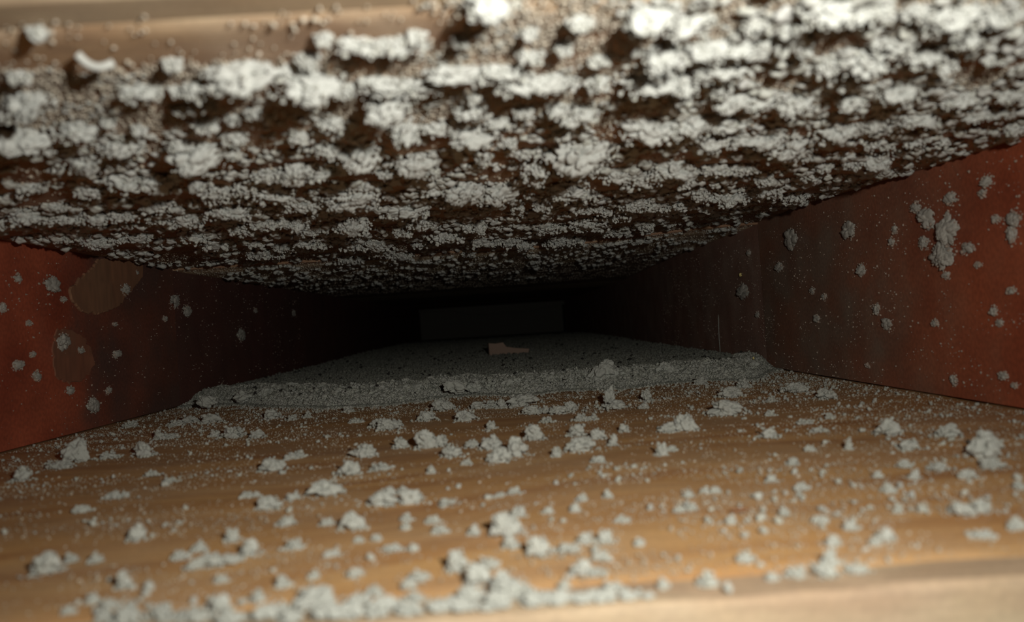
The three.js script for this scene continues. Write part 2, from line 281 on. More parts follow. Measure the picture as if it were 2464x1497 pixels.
const SMALL_FLAKES = [
  [-28.6,186.7,4.6,2.6,1.5],[-18.9,92.2,1.6,0.9,1],[92.8,195.3,3.5,4,2.1],[-69.4,294,6.6,7.3,2.6],[42.1,301.3,8.1,6.3,2.2],[1.3,332.6,8.1,8.4,2.6],
  [-8.4,268.5,3.9,5.1,3.5],[-98.6,164.8,3.3,2.5,1.6],[-93.4,214.7,4.7,3.9,1.9],[-81.1,298.4,6.5,7.5,2.6],[46.6,275.4,6,6.4,2.4],[-39.1,97.4,1.6,1,1.1],
  [-42.7,108.1,1.9,1.1,1.1],[-7.8,93,1.5,0.9,1],[86.7,171.9,2.8,3.1,1.9],[61.2,225.6,3.7,4.8,2.4],[-12.4,219.8,3.6,4.6,2.4],[-48.7,225.1,4.5,4.3,2],
  [-41,114.4,1.7,1.5,1.3],[25.4,297,6.5,6.7,2.3],[29.1,248,4.9,5.2,2.2],[63.2,315.5,5.1,6.7,3.3],[-91.4,319.1,6.8,7.8,2.5],[-70.2,363.2,6.6,8.6,3.2],
  [-2.5,95.2,1.4,0.9,1],[-40.3,123.1,2,1.4,1.2],[37.2,208.8,3.4,4.1,2],[105.4,176.1,3.1,2.6,1.5],[59.5,193.4,4,2.6,1.4],[-65.3,297.5,6.6,5.6,1.9],
  [6.1,93.9,1.4,0.8,0.9],[4.3,150.2,2.3,2.1,1.4],[-132.9,239.4,4.4,4.4,1.9],[-96.8,165.9,3.3,1.9,1.2],[92,175.5,2.9,2.6,1.5],[-104.6,187.4,3,3,1.6],
  [71.1,244.2,4,5,2.1],[-1.8,119.3,1.3,1.7,1.4],[-2.1,232.6,3.2,4.1,2.2],[87.4,210.9,3.5,3.4,1.6],[33.1,250.7,5,4,1.6],[-49,85.6,1.3,0.6,0.7],
  [64.6,323.5,4.2,5.5,3.1],[-66.1,367.8,6.7,8.6,2.4],[-59,120.8,1.6,1.2,1],[7.8,234.6,3.2,4.1,2],[87.9,200.6,2.6,3.4,1.7],[50.7,334.2,6.1,6.6,2],
  [-130.7,241.4,4.4,3.3,1.4],[-87.9,284.8,4.6,5.1,1.9],[37.9,258.4,4.2,4.2,1.7],[-30.9,322.5,5.2,6.6,2.1],[-121.3,249.1,3.7,3.9,1.6],
  [71,380.5,5.7,7.4,2.5],[90.8,212.8,3.5,2.6,1.2],[70.3,380,4.9,6.4,2.8],[-56.8,255.4,3.7,4.1,1.7],[78.2,279,3,3.9,2.4],[-70.3,373.7,5.1,6.6,2.4],
  [62.6,213.8,2,2.6,2],[56.2,340.3,6.2,5.1,1.5],[-27.2,325.6,5.2,5,1.6],[-12.9,372.8,5.5,7.1,1.9],[-119.4,250.9,3.8,3,1.2],[76.8,387.9,5.8,7.2,1.9],
  [-134.2,240.8,3.3,2.9,1.3],[-80.6,306.2,4,4.8,1.6],[22.9,446.1,5.8,7.5,2.3],[-67.2,377.3,5.1,6.6,1.8],[-81.3,413.8,5.4,7,1.8],
  [118.2,333.4,4.3,4.7,1.4],[-132.6,242.1,3.3,2.2,0.9],
];
const CEILING_FLAKES = LARGE_FLAKES.concat(SMALL_FLAKES);
const turn = rng(5);
const flakes = [], rest = [];
CEILING_FLAKES.forEach((row, i) => {
  const [x, d, w, l, p] = row.map((v) => v / 1000);
  const g = shapeFor(w * 1850 / d);
  const place = (o) => { o.position.set(x, ceilY(x, d) + 0.0004 - (d > JOINT ? 0.0011 : 0), -d); o.rotation.set(Math.PI, (turn() - 0.5) * 1.1, 0); o.scale.set(w * 1.3, p + 0.0008, l * 1.25); };
  if (i >= 300) { const m = new THREE.Mesh(g); place(m); m.updateMatrix(); rest.push(g.clone().applyMatrix4(m.matrix)); return; }
  const m = mesh('white_flake', g, white);
  place(m);
  tag(m, '', 'flake', 'white flakes hanging from the ceiling board');
  flakes.push({ o: m, x, d, w, ratio: w * 1850 / d });
});
labelRows(flakes, 12, (f, a, b) => `${f.ratio > 80 ? 'broad' : f.ratio > 40 ? 'medium' : 'small'} white flake under the ceiling, ${a} from left in ${b} row from front`);

// ---------------------------------------------------------------- crumbs lying on the floor: x, depth, width, length, height in millimetres
const FLOOR_CRUMBS = [
  [-22.4,85.5,4.9,4.1,2.2],[86.8,138.6,7,6,4.8],[-0.5,85.4,4.6,3.9,1.9],[-14.4,82,3.9,3.3,2.1],[-0.9,108.9,4.5,3.8,3.5],[-34.4,144.1,7.3,6.2,3.1],
  [-19.7,82,3.9,3.3,1.6],[-64,106.7,4.1,3.5,3],[-116.9,210.2,7,5.9,6.5],[-17.4,81.8,3.5,2.9,1.7],[-22,133.4,5.5,4.7,3],[62.1,216.1,9.8,8.3,4.4],
  [-11.3,81.8,3.4,2.9,1.5],[-6.5,81.9,3.8,3.2,1.3],[-4.3,89.6,2.9,2.4,2.4],[-24.3,118.4,4,3.4,2.9],[3.1,99.1,3,2.6,2.6],[-35,84.4,3.6,3.1,1.4],
  [4.4,81.8,3.3,2.8,1.2],[-42.6,85.4,3.2,2.7,1.6],[6,272.3,12.3,10.5,4.7],[16.4,173.6,7.1,6.1,3.1],[-20.1,191.9,5.7,4.8,5],[44.7,191.9,6.2,5.2,4.5],
  [83.5,167.6,5.4,4.6,3.8],[2.5,172.4,4.6,3.9,4.7],[-7,95.2,2.6,2.2,2.5],[-30.4,82.8,3.1,2.6,1.4],[-23.9,81.7,3,2.6,1.3],[-8.2,81.7,3,2.6,1.3],
  [8.9,81.8,3.3,2.8,1.2],[-2.1,165.7,5.6,4.7,3.3],[-26.9,83,2.7,2.3,1.6],[-33.6,162.7,5.2,4.4,3.4],[-5,84.7,2.7,2.3,1.6],[-34.8,185.6,6.5,5.5,3.4],
  [-17,133.3,4.3,3.6,2.6],[33.8,84.5,2.7,2.3,1.5],[-53,175.4,6.1,5.2,3],[-42.4,136.5,4.7,4,2.3],[-39.1,85.7,2.8,2.3,1.5],[-2,82.6,2.7,2.3,1.4],
  [1.5,81.5,2.6,2.2,1.4],[3.6,81.5,2.6,2.2,1.3],[60.8,103.5,3.3,2.8,1.8],[-1.6,87.6,2,1.7,2.2],[0.5,84,3.1,2.6,1.1],[-3.8,184.1,5.2,4.4,3.6],
  [-32.9,86.3,1.9,1.7,2.1],[97.6,258,9.4,8,3.8],[-99,211.7,5.7,4.8,4.3],[-40.8,104.8,3.4,2.9,1.6],[6.7,81.5,2.6,2.2,1.1],[-58.1,120.7,2.7,2.3,2.8],
  [-36.7,108.1,2.5,2.1,2.4],[93.2,161.4,4.8,4,2.7],[7.7,90.3,2.3,1.9,1.7],[-17.5,84.8,2.3,1.9,1.5],[-35.4,233.7,7.6,6.5,3.5],[-22,277.4,9.1,7.7,4.2],
  [76,258,8.4,7.2,3.9],[-114.7,184,4.4,3.8,3.8],[7,194.4,4.7,4,4],[-12.9,176.7,5.2,4.4,2.7],[46,94.9,2.2,1.9,1.8],[11.9,81.5,2.5,2.1,0.9],
  [-12.3,240.9,7.2,6.1,3.6],[-48.7,97,1.8,1.6,2.3],[64.1,104.3,2.5,2.1,1.8],[82.4,130.1,4.2,3.6,1.6],[34.6,255.6,4.1,3.5,7],[2.9,82.2,3.1,2.6,1.1],
  [78.2,149.3,4,3.4,2.2],[99.3,236.9,7.1,6,3.2],[-5.2,81.4,2.3,1.9,1],[-1.7,81.4,2.3,1.9,0.9],[-38.3,104.9,3.4,2.9,1.2],[35,248.1,8.1,6.9,3],
  [-43.2,86.8,1.6,1.4,1.8],[-84.8,239.6,6.3,5.4,3.6],[-115.3,200.2,6.4,5.5,2.3],[-26.3,84.7,2.7,2.3,0.9],[6.9,99.4,3.2,2.7,1.1],[35.9,87.5,1.6,1.3,1.8],
  [-108.3,286.1,7.5,6.4,3.9],[-16.7,193.3,4.2,3.5,3.2],[62.9,95.3,2,1.7,1.5],[12.3,102.4,2,1.7,1.7],[10.5,84.4,2,1.7,1],[59.5,174.4,4.2,3.6,2.4],
  [7.7,81.9,1.9,1.6,1],[-25.1,248.4,5.9,5,3.4],[-0.4,102.9,1.9,1.6,1.6],[-39.2,239.5,5.8,4.9,3],[-41.9,116.2,2.1,1.8,2],[17.7,196.3,3.9,3.3,3.1],
  [9.7,102.6,2,1.7,1.5],[-3.4,81.4,2.3,1.9,0.8],[-47,89.6,1.9,1.6,1.2],[40.5,191.8,4.1,3.5,2.7],[73.5,131.2,3.4,2.9,1.4],[39.9,191.6,4.5,3.8,2.4],
  [-85.2,242.7,5.5,4.7,3.2],[73.9,123.5,2.8,2.4,1.5],[37.6,84.8,2,1.7,0.9],[-24,89.1,1.9,1.6,1.1],[21,83.6,1.3,1.1,1.5],[30.8,84.5,1.7,1.4,1.1],
  [-30.9,109.6,2.2,1.9,1.4],[-85.9,286.9,6,5.1,3.7],[8.5,248.5,5.8,4.9,2.8],[16.9,243.8,5.7,4.9,2.7],[22.4,188.7,3.8,3.2,2.5],[-11.2,85.5,1.8,1.6,0.9],
  [5.9,82.1,1.8,1.5,0.9],[-3.4,95.7,2.1,1.7,1],[32.2,161.2,2.3,2,2.9],[1.1,119.1,2.1,1.8,1.6],[-11.7,92.6,2.2,1.9,0.8],[57.1,93.2,2.3,1.9,0.8],
  [-27.7,165.7,3.9,3.3,1.6],[-37.6,85,2,1.7,0.7],[-36,123.9,2.5,2.1,1.4],[48.3,262.3,4.1,3.5,4.1],[88.4,282.7,5.2,4.4,3.7],[-35,240,5.8,5,2.2],
  [-8.9,274.1,6.1,5.2,2.8],[-28,93.2,1.4,1.2,1.4],[-27,194.9,3.5,2.9,2.5],[-19.6,95.4,1.7,1.4,1.1],[27.1,90.9,1.6,1.4,1.1],[-75.6,235.2,4.7,4,2.7],
  [13.7,81.2,1.7,1.5,0.7],[-79.8,144.9,3.1,2.6,1.4],[-10.5,112.3,2.1,1.8,1.3],[-10.7,129.5,2.6,2.2,1.3],[10.7,95.4,1.9,1.6,0.9],[-16.3,88.4,1.7,1.4,0.9],
  [44.2,100.4,1.8,1.5,1.1],[58.2,118.2,2.1,1.8,1.3],[-118.9,292.1,5.8,4.9,3],[-46.5,108.7,1.9,1.6,1.2],[-16.6,105.5,2.3,1.9,0.9],[12.9,248.8,5.8,5,2],
  [21.5,250.6,3.9,3.3,3.2],[-45.3,112,2.1,1.8,1.1],[-8.6,188.6,3.5,3,1.9],[-50.1,92.2,1.2,1.1,1.3],[-45.7,86.4,1.4,1.2,1],[39.2,94.4,1.3,1.1,1.3],
  [-36.2,85,2,1.7,0.7],[-139.9,289.5,6.2,5.3,2.4],[-27.4,199.7,3.1,2.6,2.3],[0.6,134.3,2.2,1.8,1.4],[-12.1,118.4,1.9,1.6,1.2],[-108.7,212.3,4.6,3.9,1.6],
  [9.5,89.8,1.9,1.6,0.7],[-4.4,274.3,6.1,5.2,2.1],[-110.1,247.7,4.5,3.8,2.3],[-29.7,89.1,1.4,1.2,0.9],[-42.6,103.4,1.7,1.4,1],[24.5,177.7,1.9,1.6,2.8],
  [-39.9,142.4,2.5,2.1,1.3],[22.3,81.2,0.9,0.7,1.2],[79,307.2,4.8,4.1,3.2],[-120.7,283.7,5.6,4.8,2.2],[-24.7,104.8,1.7,1.4,0.9],[18.4,158.2,2.6,2.2,1.5],
  [69.7,135.1,2.2,1.9,1.2],[-36.6,96.7,1.4,1.2,0.9],[10.6,168,2,1.7,2.2],[-58.9,110,1.5,1.3,1.1],[-53.2,188.8,2.8,2.4,1.8],[-19.7,140.6,1.9,1.6,1.4],
  [-79.6,156,2.5,2.2,1.3],[-29.2,122.1,1.8,1.5,1.1],[-9,165.5,2.4,2,1.5],[-12.5,89.8,1.3,1.1,0.8],[53,143.2,2.1,1.8,1.3],[66.5,125.6,1.4,1.2,1.6],
  [-1.2,269.9,2.9,2.5,3.5],[-63,111.1,1.6,1.3,1],[-107,248,4.5,3.8,1.7],[9.8,119.8,1.4,1.2,1.3],[22.1,223.9,3.6,3,1.8],[-51.3,89.1,1.2,1,0.8],
  [-5.6,110.2,1.2,1,1.3],[-16.4,121.2,1.6,1.4,1.1],[20.5,84.1,1.1,0.9,0.7],[15.9,111.7,2,1.7,0.7],[-51.4,190.8,2.8,2.4,1.6],[-24.8,95.7,1.1,1,1],
  [68.3,153.5,1.2,1.1,2.4],[47,123.8,1.9,1.6,0.9],[30.2,196.8,2.4,2.1,1.9],[44.5,130.5,1.6,1.4,1.2],[15.9,83.9,0.7,0.6,1],[76.6,115.1,1.5,1.3,0.9],
  [71.9,177.3,2.9,2.4,1.2],[-77.8,156.1,2.6,2.2,0.9],[-59.2,292.1,3.8,3.2,2.4],[5.4,86.3,0.9,0.8,0.8],[28.6,123.8,1.3,1.1,1.1],[30.4,107,1.2,1,1],
  [44,93.5,1,0.9,0.8],[-4.2,219.6,2.4,2,2.1],[24.8,224.1,3.6,3,1.3],[-50.2,147.6,2.1,1.8,0.9],[-73.7,169,2.5,2.1,1.1],[-82.2,179.4,2.4,2.1,1.2],
  [25.1,115.1,1.4,1.2,0.9],[42.2,104.4,1.2,1.1,0.8],[-91.9,244.5,2.9,2.5,2],[12.1,225,2.9,2.5,1.6],[61.2,155.3,1.8,1.6,1.1],[35.4,165.5,1.8,1.5,1.3],
  [-16,158.6,1.5,1.2,1.5],[-16,115.7,1.2,1.1,0.9],[-13.5,104.7,1.1,1,0.8],[-19.5,110.7,1.2,1,0.9],[5.7,119.7,1.3,1.1,0.9],[11.6,126.3,1.4,1.2,1],
  [16,127.1,1.4,1.2,1],[16.3,100,1.1,0.9,0.8],[38.7,109.4,1,0.9,1],[27.9,84.2,0.9,0.8,0.6],[53.8,106.7,1,0.8,1],[71.6,207.2,2.2,1.9,1.7],
  [43.9,242.8,2.9,2.4,1.7],[33.4,125.3,1.4,1.1,0.9],[82.9,237.8,2.6,2.2,1.7],[-1.9,133,1.6,1.4,0.8],[61.7,128.5,1.2,1,1],[27.2,115.8,1.1,1,0.8],
  [-48.6,147.6,2.1,1.8,0.8],[-22.1,110.6,1.2,1,0.7],[31.7,125.8,1.2,1,0.9],[82.7,195.6,1.8,1.5,1.4],[-75.9,276.1,3,2.5,1.6],[-50.2,255,2.7,2.3,1.4],
  [57,106.2,0.9,0.7,0.7],[-71.5,280.5,2.3,1.9,2],[-48.2,255.3,2.7,2.3,1.1],[73.3,190.3,1.9,1.6,0.8],[74.7,190.3,1.9,1.6,0.7],
];
const crumbs = [];
function crumb(row, lift, material, group) {
  const [x, d, w, l, p] = row.map((v) => v / 1000);
  const m = mesh('white_crumb', shapeFor(w * 1850 / d), material);
  m.position.set(x, -HB + lift, -d); m.rotation.y = (turn() - 0.5) * 1.2; m.scale.set(w * 1.1, p, l);
  tag(m, '', 'crumb', group);
  return { o: m, x, d, w, ratio: w * 1850 / d };
}
for (const row of FLOOR_CRUMBS) crumbs.push(crumb(row, 0, whiteFloor, 'off-white crumbs lying on the floor board'));
labelRows(crumbs, 12, (f, a, b) => `${f.ratio > 55 ? 'large' : f.ratio > 28 ? 'medium' : 'tiny'} off-white crumb on the floor, ${a} from left in ${b} row from front`);

const BED_LUMPS = [
  [43.2,330.1,13.7,12.9,10],[34.5,339.4,5.8,5.5,3.9],[-20.1,324.6,10.4,9.7,6.3],[1.4,332.9,7.2,6.8,4.3],[6.8,333.8,7.3,6.8,4.4],[20.3,342,6.8,6.4,4.1],
  [-12.5,328.3,7.9,7.4,4.8],[-129.5,338.9,9.1,8.5,5.5],[-119.3,353.4,9.5,8.9,5.7],[-111.8,364,8.8,8.2,5.3],[-105.3,383.4,10.3,9.6,6.2],
  [-94.1,388.2,8.3,7.8,5],[99.2,373,9,8.4,5.4],[106,355.1,9.5,8.9,5.7],[112.5,345.3,7.4,6.9,4.5],[72.4,342.9,11,10.3,6.6],[85,348.7,9.3,8.7,5.6],
  [-59.4,337.9,7.3,6.9,4.4],[-54.1,338.8,7.4,6.9,4.4],[-42.8,335.7,7.3,6.8,4.4],[-37.5,336.6,7.3,6.8,4.4],
];
const bedLumps = BED_LUMPS.map((row) => crumb(row, 0.0016, greyWhite, 'lumps along the front of the grey bed'));
labelRows(bedLumps, 40, (f, a) => `pale lump on the front bank of the grey bed, ${a} from left`);
bedLumps[0].o.userData.label = 'largest crumb, a tall pale lump standing on the front edge of the grey bed';

// ---------------------------------------------------------------- crumbs stuck to the walls: depth, height, length, tallness, thickness in millimetres
const RIGHT_CRUMBS = [
  [325.3,27.4,15.2,9.5,3.4],[272.9,25,10.7,6.8,2.6],[343.8,17,9,5,2.1],[395.6,8.3,16.5,9.2,3.4],[384.3,27.1,5.2,2.9,1.5],[266.3,10.2,6,4.8,2],
  [250.9,-8.7,7.3,4.1,1.8],[257.7,-3.7,4.8,3.8,1.7],[306.7,-6.6,5.6,3.3,1.6],[309.7,4.7,5.1,2.8,1.5],[299,2,4.9,2.7,1.4],[242.2,21.4,3.2,2.6,1.4],
  [244.6,17.6,3.5,2.6,1.4],[223.2,22.2,8.4,6.6,2.6],[212.5,18.1,9,9.8,3.3],[217.4,11.2,11.4,8.8,3.2],[226.2,15.7,5.4,4,1.8],[216.1,5.2,3.4,2,1.2],
  [228.7,26.4,6,3.3,1.6],[205,11.9,6,3.3,1.6],[201.3,7.1,2.7,1.5,1.1],[192.7,18.1,3.2,1.8,1.1],[185.9,17.2,5.9,4.2,1.9],[187.2,13.5,4,4.6,1.8],
  [195.4,28.1,4.8,3.2,1.6],[197.4,25.5,3.3,2.1,1.2],[211.2,26.3,6.2,3.4,1.6],[188.9,-0.3,3.1,1.7,1.1],[196.4,-5.4,2.8,2.5,1.4],[194.4,-8.4,3.2,1.8,1.1],
  [223.4,-8.3,3.6,2.1,1.2],[215.8,-24.6,3.2,3.1,1.5],[194.5,-21.9,3.7,2.1,1.2],[190.5,-24,2.4,1.3,1],[267.4,-23.3,2.6,1.4,1],[377.7,-4.2,5.1,2.9,1.5],
];
const LEFT_CRUMBS = [
  [267.8,23.5,10.4,5.8,2.3],[319.8,23.8,9.7,5.7,2.3],[381.8,16,10,5.6,2.3],[367.8,19.9,11.8,6.6,2.6],[356.8,11.9,4.5,2.5,1.4],[458.4,2.6,14.7,8.2,3.1],
  [310.9,-2.7,6.1,3.4,1.6],[257.1,-7.6,4.6,3.2,1.6],[273.4,3.3,8.7,6.7,2.6],[284.6,-0.1,4.7,2.6,1.4],[302.8,-16.4,5,2.8,1.4],[290.1,-21.1,9.7,6.7,2.6],
  [276.1,-14.1,5.4,3,1.5],[249.6,24.4,4.1,2.3,1.3],[254.4,10,3,1.8,1.1],[275.4,18.4,3.5,1.9,1.2],[489.1,17.9,6.2,3.4,1.6],[579.2,17.5,9.6,5.3,2.2],
  [241.6,14.8,2.9,3.5,1.5],[255.5,-0.4,3,1.8,1.1],[247.6,-3.6,5.5,3.1,1.5],[310.6,9.5,3,1.7,1.1],[332.1,31.8,4.5,2.5,1.4],
];
const wallFluff = { right: [], left: [] };
function wallCrumbs(rows, X, side, material, name) {
  const all = rows.map((row) => {
    const [d, y, l, h, t] = row.map((v) => v / 1000);
    const m = mesh('wall_crumb', shapeFor(h * 1850 / d), material);
    m.position.set(X + side * 0.0002, y, -d); m.rotation.set(0, 0, side * Math.PI / 2); m.scale.set(h * 1.1, t, l * 1.1);
    wallFluff[name].push({ d, y, l, h, t });
    tag(m, '', 'crumb', `pale crumbs stuck to the ${name} wall`);
    return { o: m, d, x: y * -1, ratio: h * 1850 / d };
  });
  labelRows(all, 6, (f, a, b) => `${f.ratio > 40 ? 'large' : f.ratio > 22 ? 'medium' : 'tiny'} pale crumb on red ${name} wall, ${a} from top in ${b} cluster from front`);
}
wallCrumbs(RIGHT_CRUMBS, WR, 1, wallGrey, 'right');
wallCrumbs(LEFT_CRUMBS, -WL, -1, wallGrey, 'left');

// ---------------------------------------------------------------- grains nobody could count
const mat4 = new THREE.Matrix4(), quat = new THREE.Quaternion(), eul = new THREE.Euler(), pos3 = new THREE.Vector3(), scl = new THREE.Vector3();
function grains(name, label, material, shape, list, parent = scene) {
  const m = new THREE.InstancedMesh(shape, material, list.length), r = rng(list.length + 17), tint = new THREE.Color();
  m.name = numbered(name);
  list.forEach(([x, y, z, sx, sy, sz], i) => {
    eul.set(r() * 6.28, r() * 6.28, r() * 6.28);
    if (sy !== undefined && (sy !== sx || sz !== sx)) eul.set(0, r() * 6.28, 0);
    m.setMatrixAt(i, mat4.compose(pos3.set(x, y, z), quat.setFromEuler(eul), scl.set(sx, sy ?? sx, sz ?? sx)));
    const k = 0.82 + 0.22 * r();
    m.setColorAt(i, tint.setRGB(k, k * (0.985 + 0.015 * r()), k * (0.95 + 0.05 * r())));
  });
  m.castShadow = m.receiveShadow = true;
  m.userData.kind = 'stuff'; m.userData.label = label;
  parent.add(m);
  return m;
}

// ceiling: small lumps and fine grains, thick in streaks across the boards, thin at the bare patch at the front left
const bare = (x, d) => sstep(0.104, 0.094, d + 0.0035 * fbm(x * 60, d * 60, 3)) * sstep(0.006, -0.012, x);
const coat = (x, d) => fbm(x * 38, d * 62, 4) * 0.9 + 0.35 * fbm(x * 140, d * 200, 3);
{
  const r = rng(21), lumps = [], fine = [];
  const front = (x, d) => sstep(0.008, 0.035, x) * sstep(0.2, 0.13, d);      // the nearly closed white crust at the front right
  for (let i = 0; i < 400000 && lumps.length < 10500; i++) {
    const d = 0.084 + (0.66 - 0.084) * Math.pow(r(), 1.35), x = -WL + 0.004 + (WL + WR - 0.008) * r();
    if (Math.abs(x) > d * 0.72) continue;
    if (bare(x, d) > r() * 0.9) continue;
    if (coat(x, d) < 0.16 + 0.25 * r() - 0.04 * sstep(0.3, 0.42, d) + 0.22 * sstep(0.36, 0.56, d) - 0.34 * front(x, d) - 0.19 * sstep(0.1, 0.14, d) * sstep(0.34, 0.26, d) || d > 0.56 + 0.1 * r()) continue;
    const s = 0.0006 + 0.0026 * Math.pow(r(), 2.4) * Math.max(sstep(0.08, 0.2, d), 0.7 * front(x, d));
    lumps.push([x, ceilY(x, d) - s * 0.28 - (d > JOINT ? 0.0011 : 0), -d, s * 1.25, s * (0.6 + 0.4 * r()), s * 1.1]);
  }
  for (let i = 0; i < 500000 && fine.length < 45000; i++) {
    const d = 0.084 + (0.72 - 0.084) * Math.pow(r(), 1.4), x = -WL + 0.002 + (WL + WR - 0.004) * r();
    if (Math.abs(x) > d * 0.74) continue;
    if (bare(x, d) > r() * 1.15) continue;
    if (coat(x, d) < -0.45 + 0.8 * r() + 0.35 * sstep(0.38, 0.6, d)) continue;
    const s = 0.00025 + 0.0006 * r() * r();
    fine.push([x, ceilY(x, d) - s * 0.2 - (d > JOINT ? 0.0011 : 0), -d, s]);
  }
  for (let i = 0; i < 60000 && fine.length < 70000; i++) {
    const d = 0.084 + 0.06 * r(), x = -0.09 + 0.19 * r();
    if (bare(x, d) > 0.12 + 0.5 * r()) continue;
    const s = 0.0002 + 0.00035 * r();
    fine.push([x, ceilY(x, d) - s * 0.3, -d, s]);
  }
  // fluff along the rims of the flakes
  for (const f of flakes) for (let k = 0; k < 60; k++) {
    const a = r() * 6.283, e = r(), q = 0.5 - 0.2 * e + 0.16 * r() * r(), x = f.x + Math.cos(a) * q * f.o.scale.x, d = f.d + Math.sin(a) * q * f.o.scale.z, s = (0.0004 + 0.001 * r() * r()) * clamp(f.d / 0.2, 0.7, 1.5);
    if (d < 0.083) continue;
    lumps.push([x, ceilY(x, d) - s * 0.3 - f.o.scale.y * 0.8 * e, -d, s]);
  }
  if (rest.length) { const m = mesh('small_flakes', mergeGeometries(rest), white); m.userData.kind = 'stuff'; m.userData.label = 'few smallest white flakes under the ceiling'; }
  grains('white_crust', 'crust of small white lumps stuck under the ceiling board', white, grainShape2, lumps);
  grains('white_dust', 'fine pale grains clinging to the ceiling board', ceilDust, grainShape, fine);
}
// floor: fine grains, thicker to the right and to the back
{
  const r = rng(31), fine = [], small = [];
  const thick = (x, d) => 0.25 + 0.25 * sstep(0.2, 0.12, d) * sstep(-0.06, 0.02, x) + 0.5 * sstep(0.02, 0.12, x) * sstep(0.12, 0.2, d) + 0.45 * sstep(0.2, 0.3, d) + 0.25 * sstep(-0.02, -0.1, x) * sstep(0.11, 0.2, d) + 0.8 * fbm(x * 30 + 9, d * 45, 4) + 0.7 * fbm(x * 9 + 2, d * 60 + 4, 3);
  for (let i = 0; i < 400000 && fine.length < 48000; i++) {
    const d = 0.087 + (0.40 - 0.087) * Math.pow(r(), 1.15), x = -WL + 0.001 + (WL + WR - 0.002) * r();
    if (Math.abs(x) > d * 0.74 || thick(x, d) < r() * 1.3) continue;
    const s = 0.0002 + 0.0006 * r() * r() * r();
    fine.push([x, -HB + s * 0.3, -d, s]);
  }
  for (let i = 0; i < 100000 && small.length < 2600; i++) {
    const d = 0.087 + (0.38 - 0.087) * Math.pow(r(), 1.15), x = -WL + 0.001 + (WL + WR - 0.002) * r();
    if (Math.abs(x) > d * 0.74 || thick(x, d) < 0.35 + r() * 0.9) continue;
    const s = 0.0005 + 0.0010 * r() * r();
    small.push([x, -HB + s * 0.35, -d, s]);
  }
  for (const f of crumbs) for (let k = 0; k < 50; k++) {                  // fluff on and around each crumb
    const a = r() * 6.283, e = k % 2 ? r() : 0, q = e ? 0.5 - 0.25 * e : 0.4 + 0.45 * r() * r(), s = (0.0003 + 0.0009 * r() * r()) * clamp(f.d / 0.2, 0.7, 1.4);
    const d = f.d + Math.sin(a) * q * f.o.scale.z * 1.2;
    if (d > 0.083) small.push([f.x + Math.cos(a) * q * f.o.scale.x, -HB + s * 0.35 + e * f.o.scale.y * 0.85, -(e ? f.d + (d - f.d) * 0.8 : d), s]);
  }
  grains('floor_dust', 'fine pale grains scattered over the floor board', tanDust, grainShape, fine);
  grains('fine_crumbs', 'sprinkle of tiny off-white crumbs over the floor board', whiteFloor, grainShape2, small);
}
// walls: sparse specks
for (const [X, side, name, seed, dense] of [[WR, 1, 'right', 41, 3600], [-WL, -1, 'left', 43, 2000]]) {
  const r = rng(seed), list = [];
  for (const w of wallFluff[name]) for (let k = 0; k < 34; k++) {
    const a = r() * 6.283, q = 0.35 + 0.4 * r() * r(), s = 0.0003 + 0.0007 * r() * r();
    list.push([X - side * (s * 0.2 + w.t * 0.4 * r() * (q < 0.5 ? 1 : 0)), w.y + Math.sin(a) * q * w.h, -(w.d + Math.cos(a) * q * w.l), s]);
  }
  for (let i = 0; i < 60000 && list.length < dense; i++) {
    const d = 0.16 + 0.44 * Math.pow(r(), 1.2), y = -HB + 0.001 + (HB + HT - 0.002) * r();
    if (0.3 + fbm(d * 30 + seed, y * 50, 4) < r()) continue;
    const s = 0.00018 + 0.00055 * Math.pow(r(), 3);
    list.push([X - side * s * 0.15, y, -d, s]);
  }
  grains('wall_specks', `fine pale specks clinging to the red ${name} wall`, wallGrey2, grainShape, list);
}
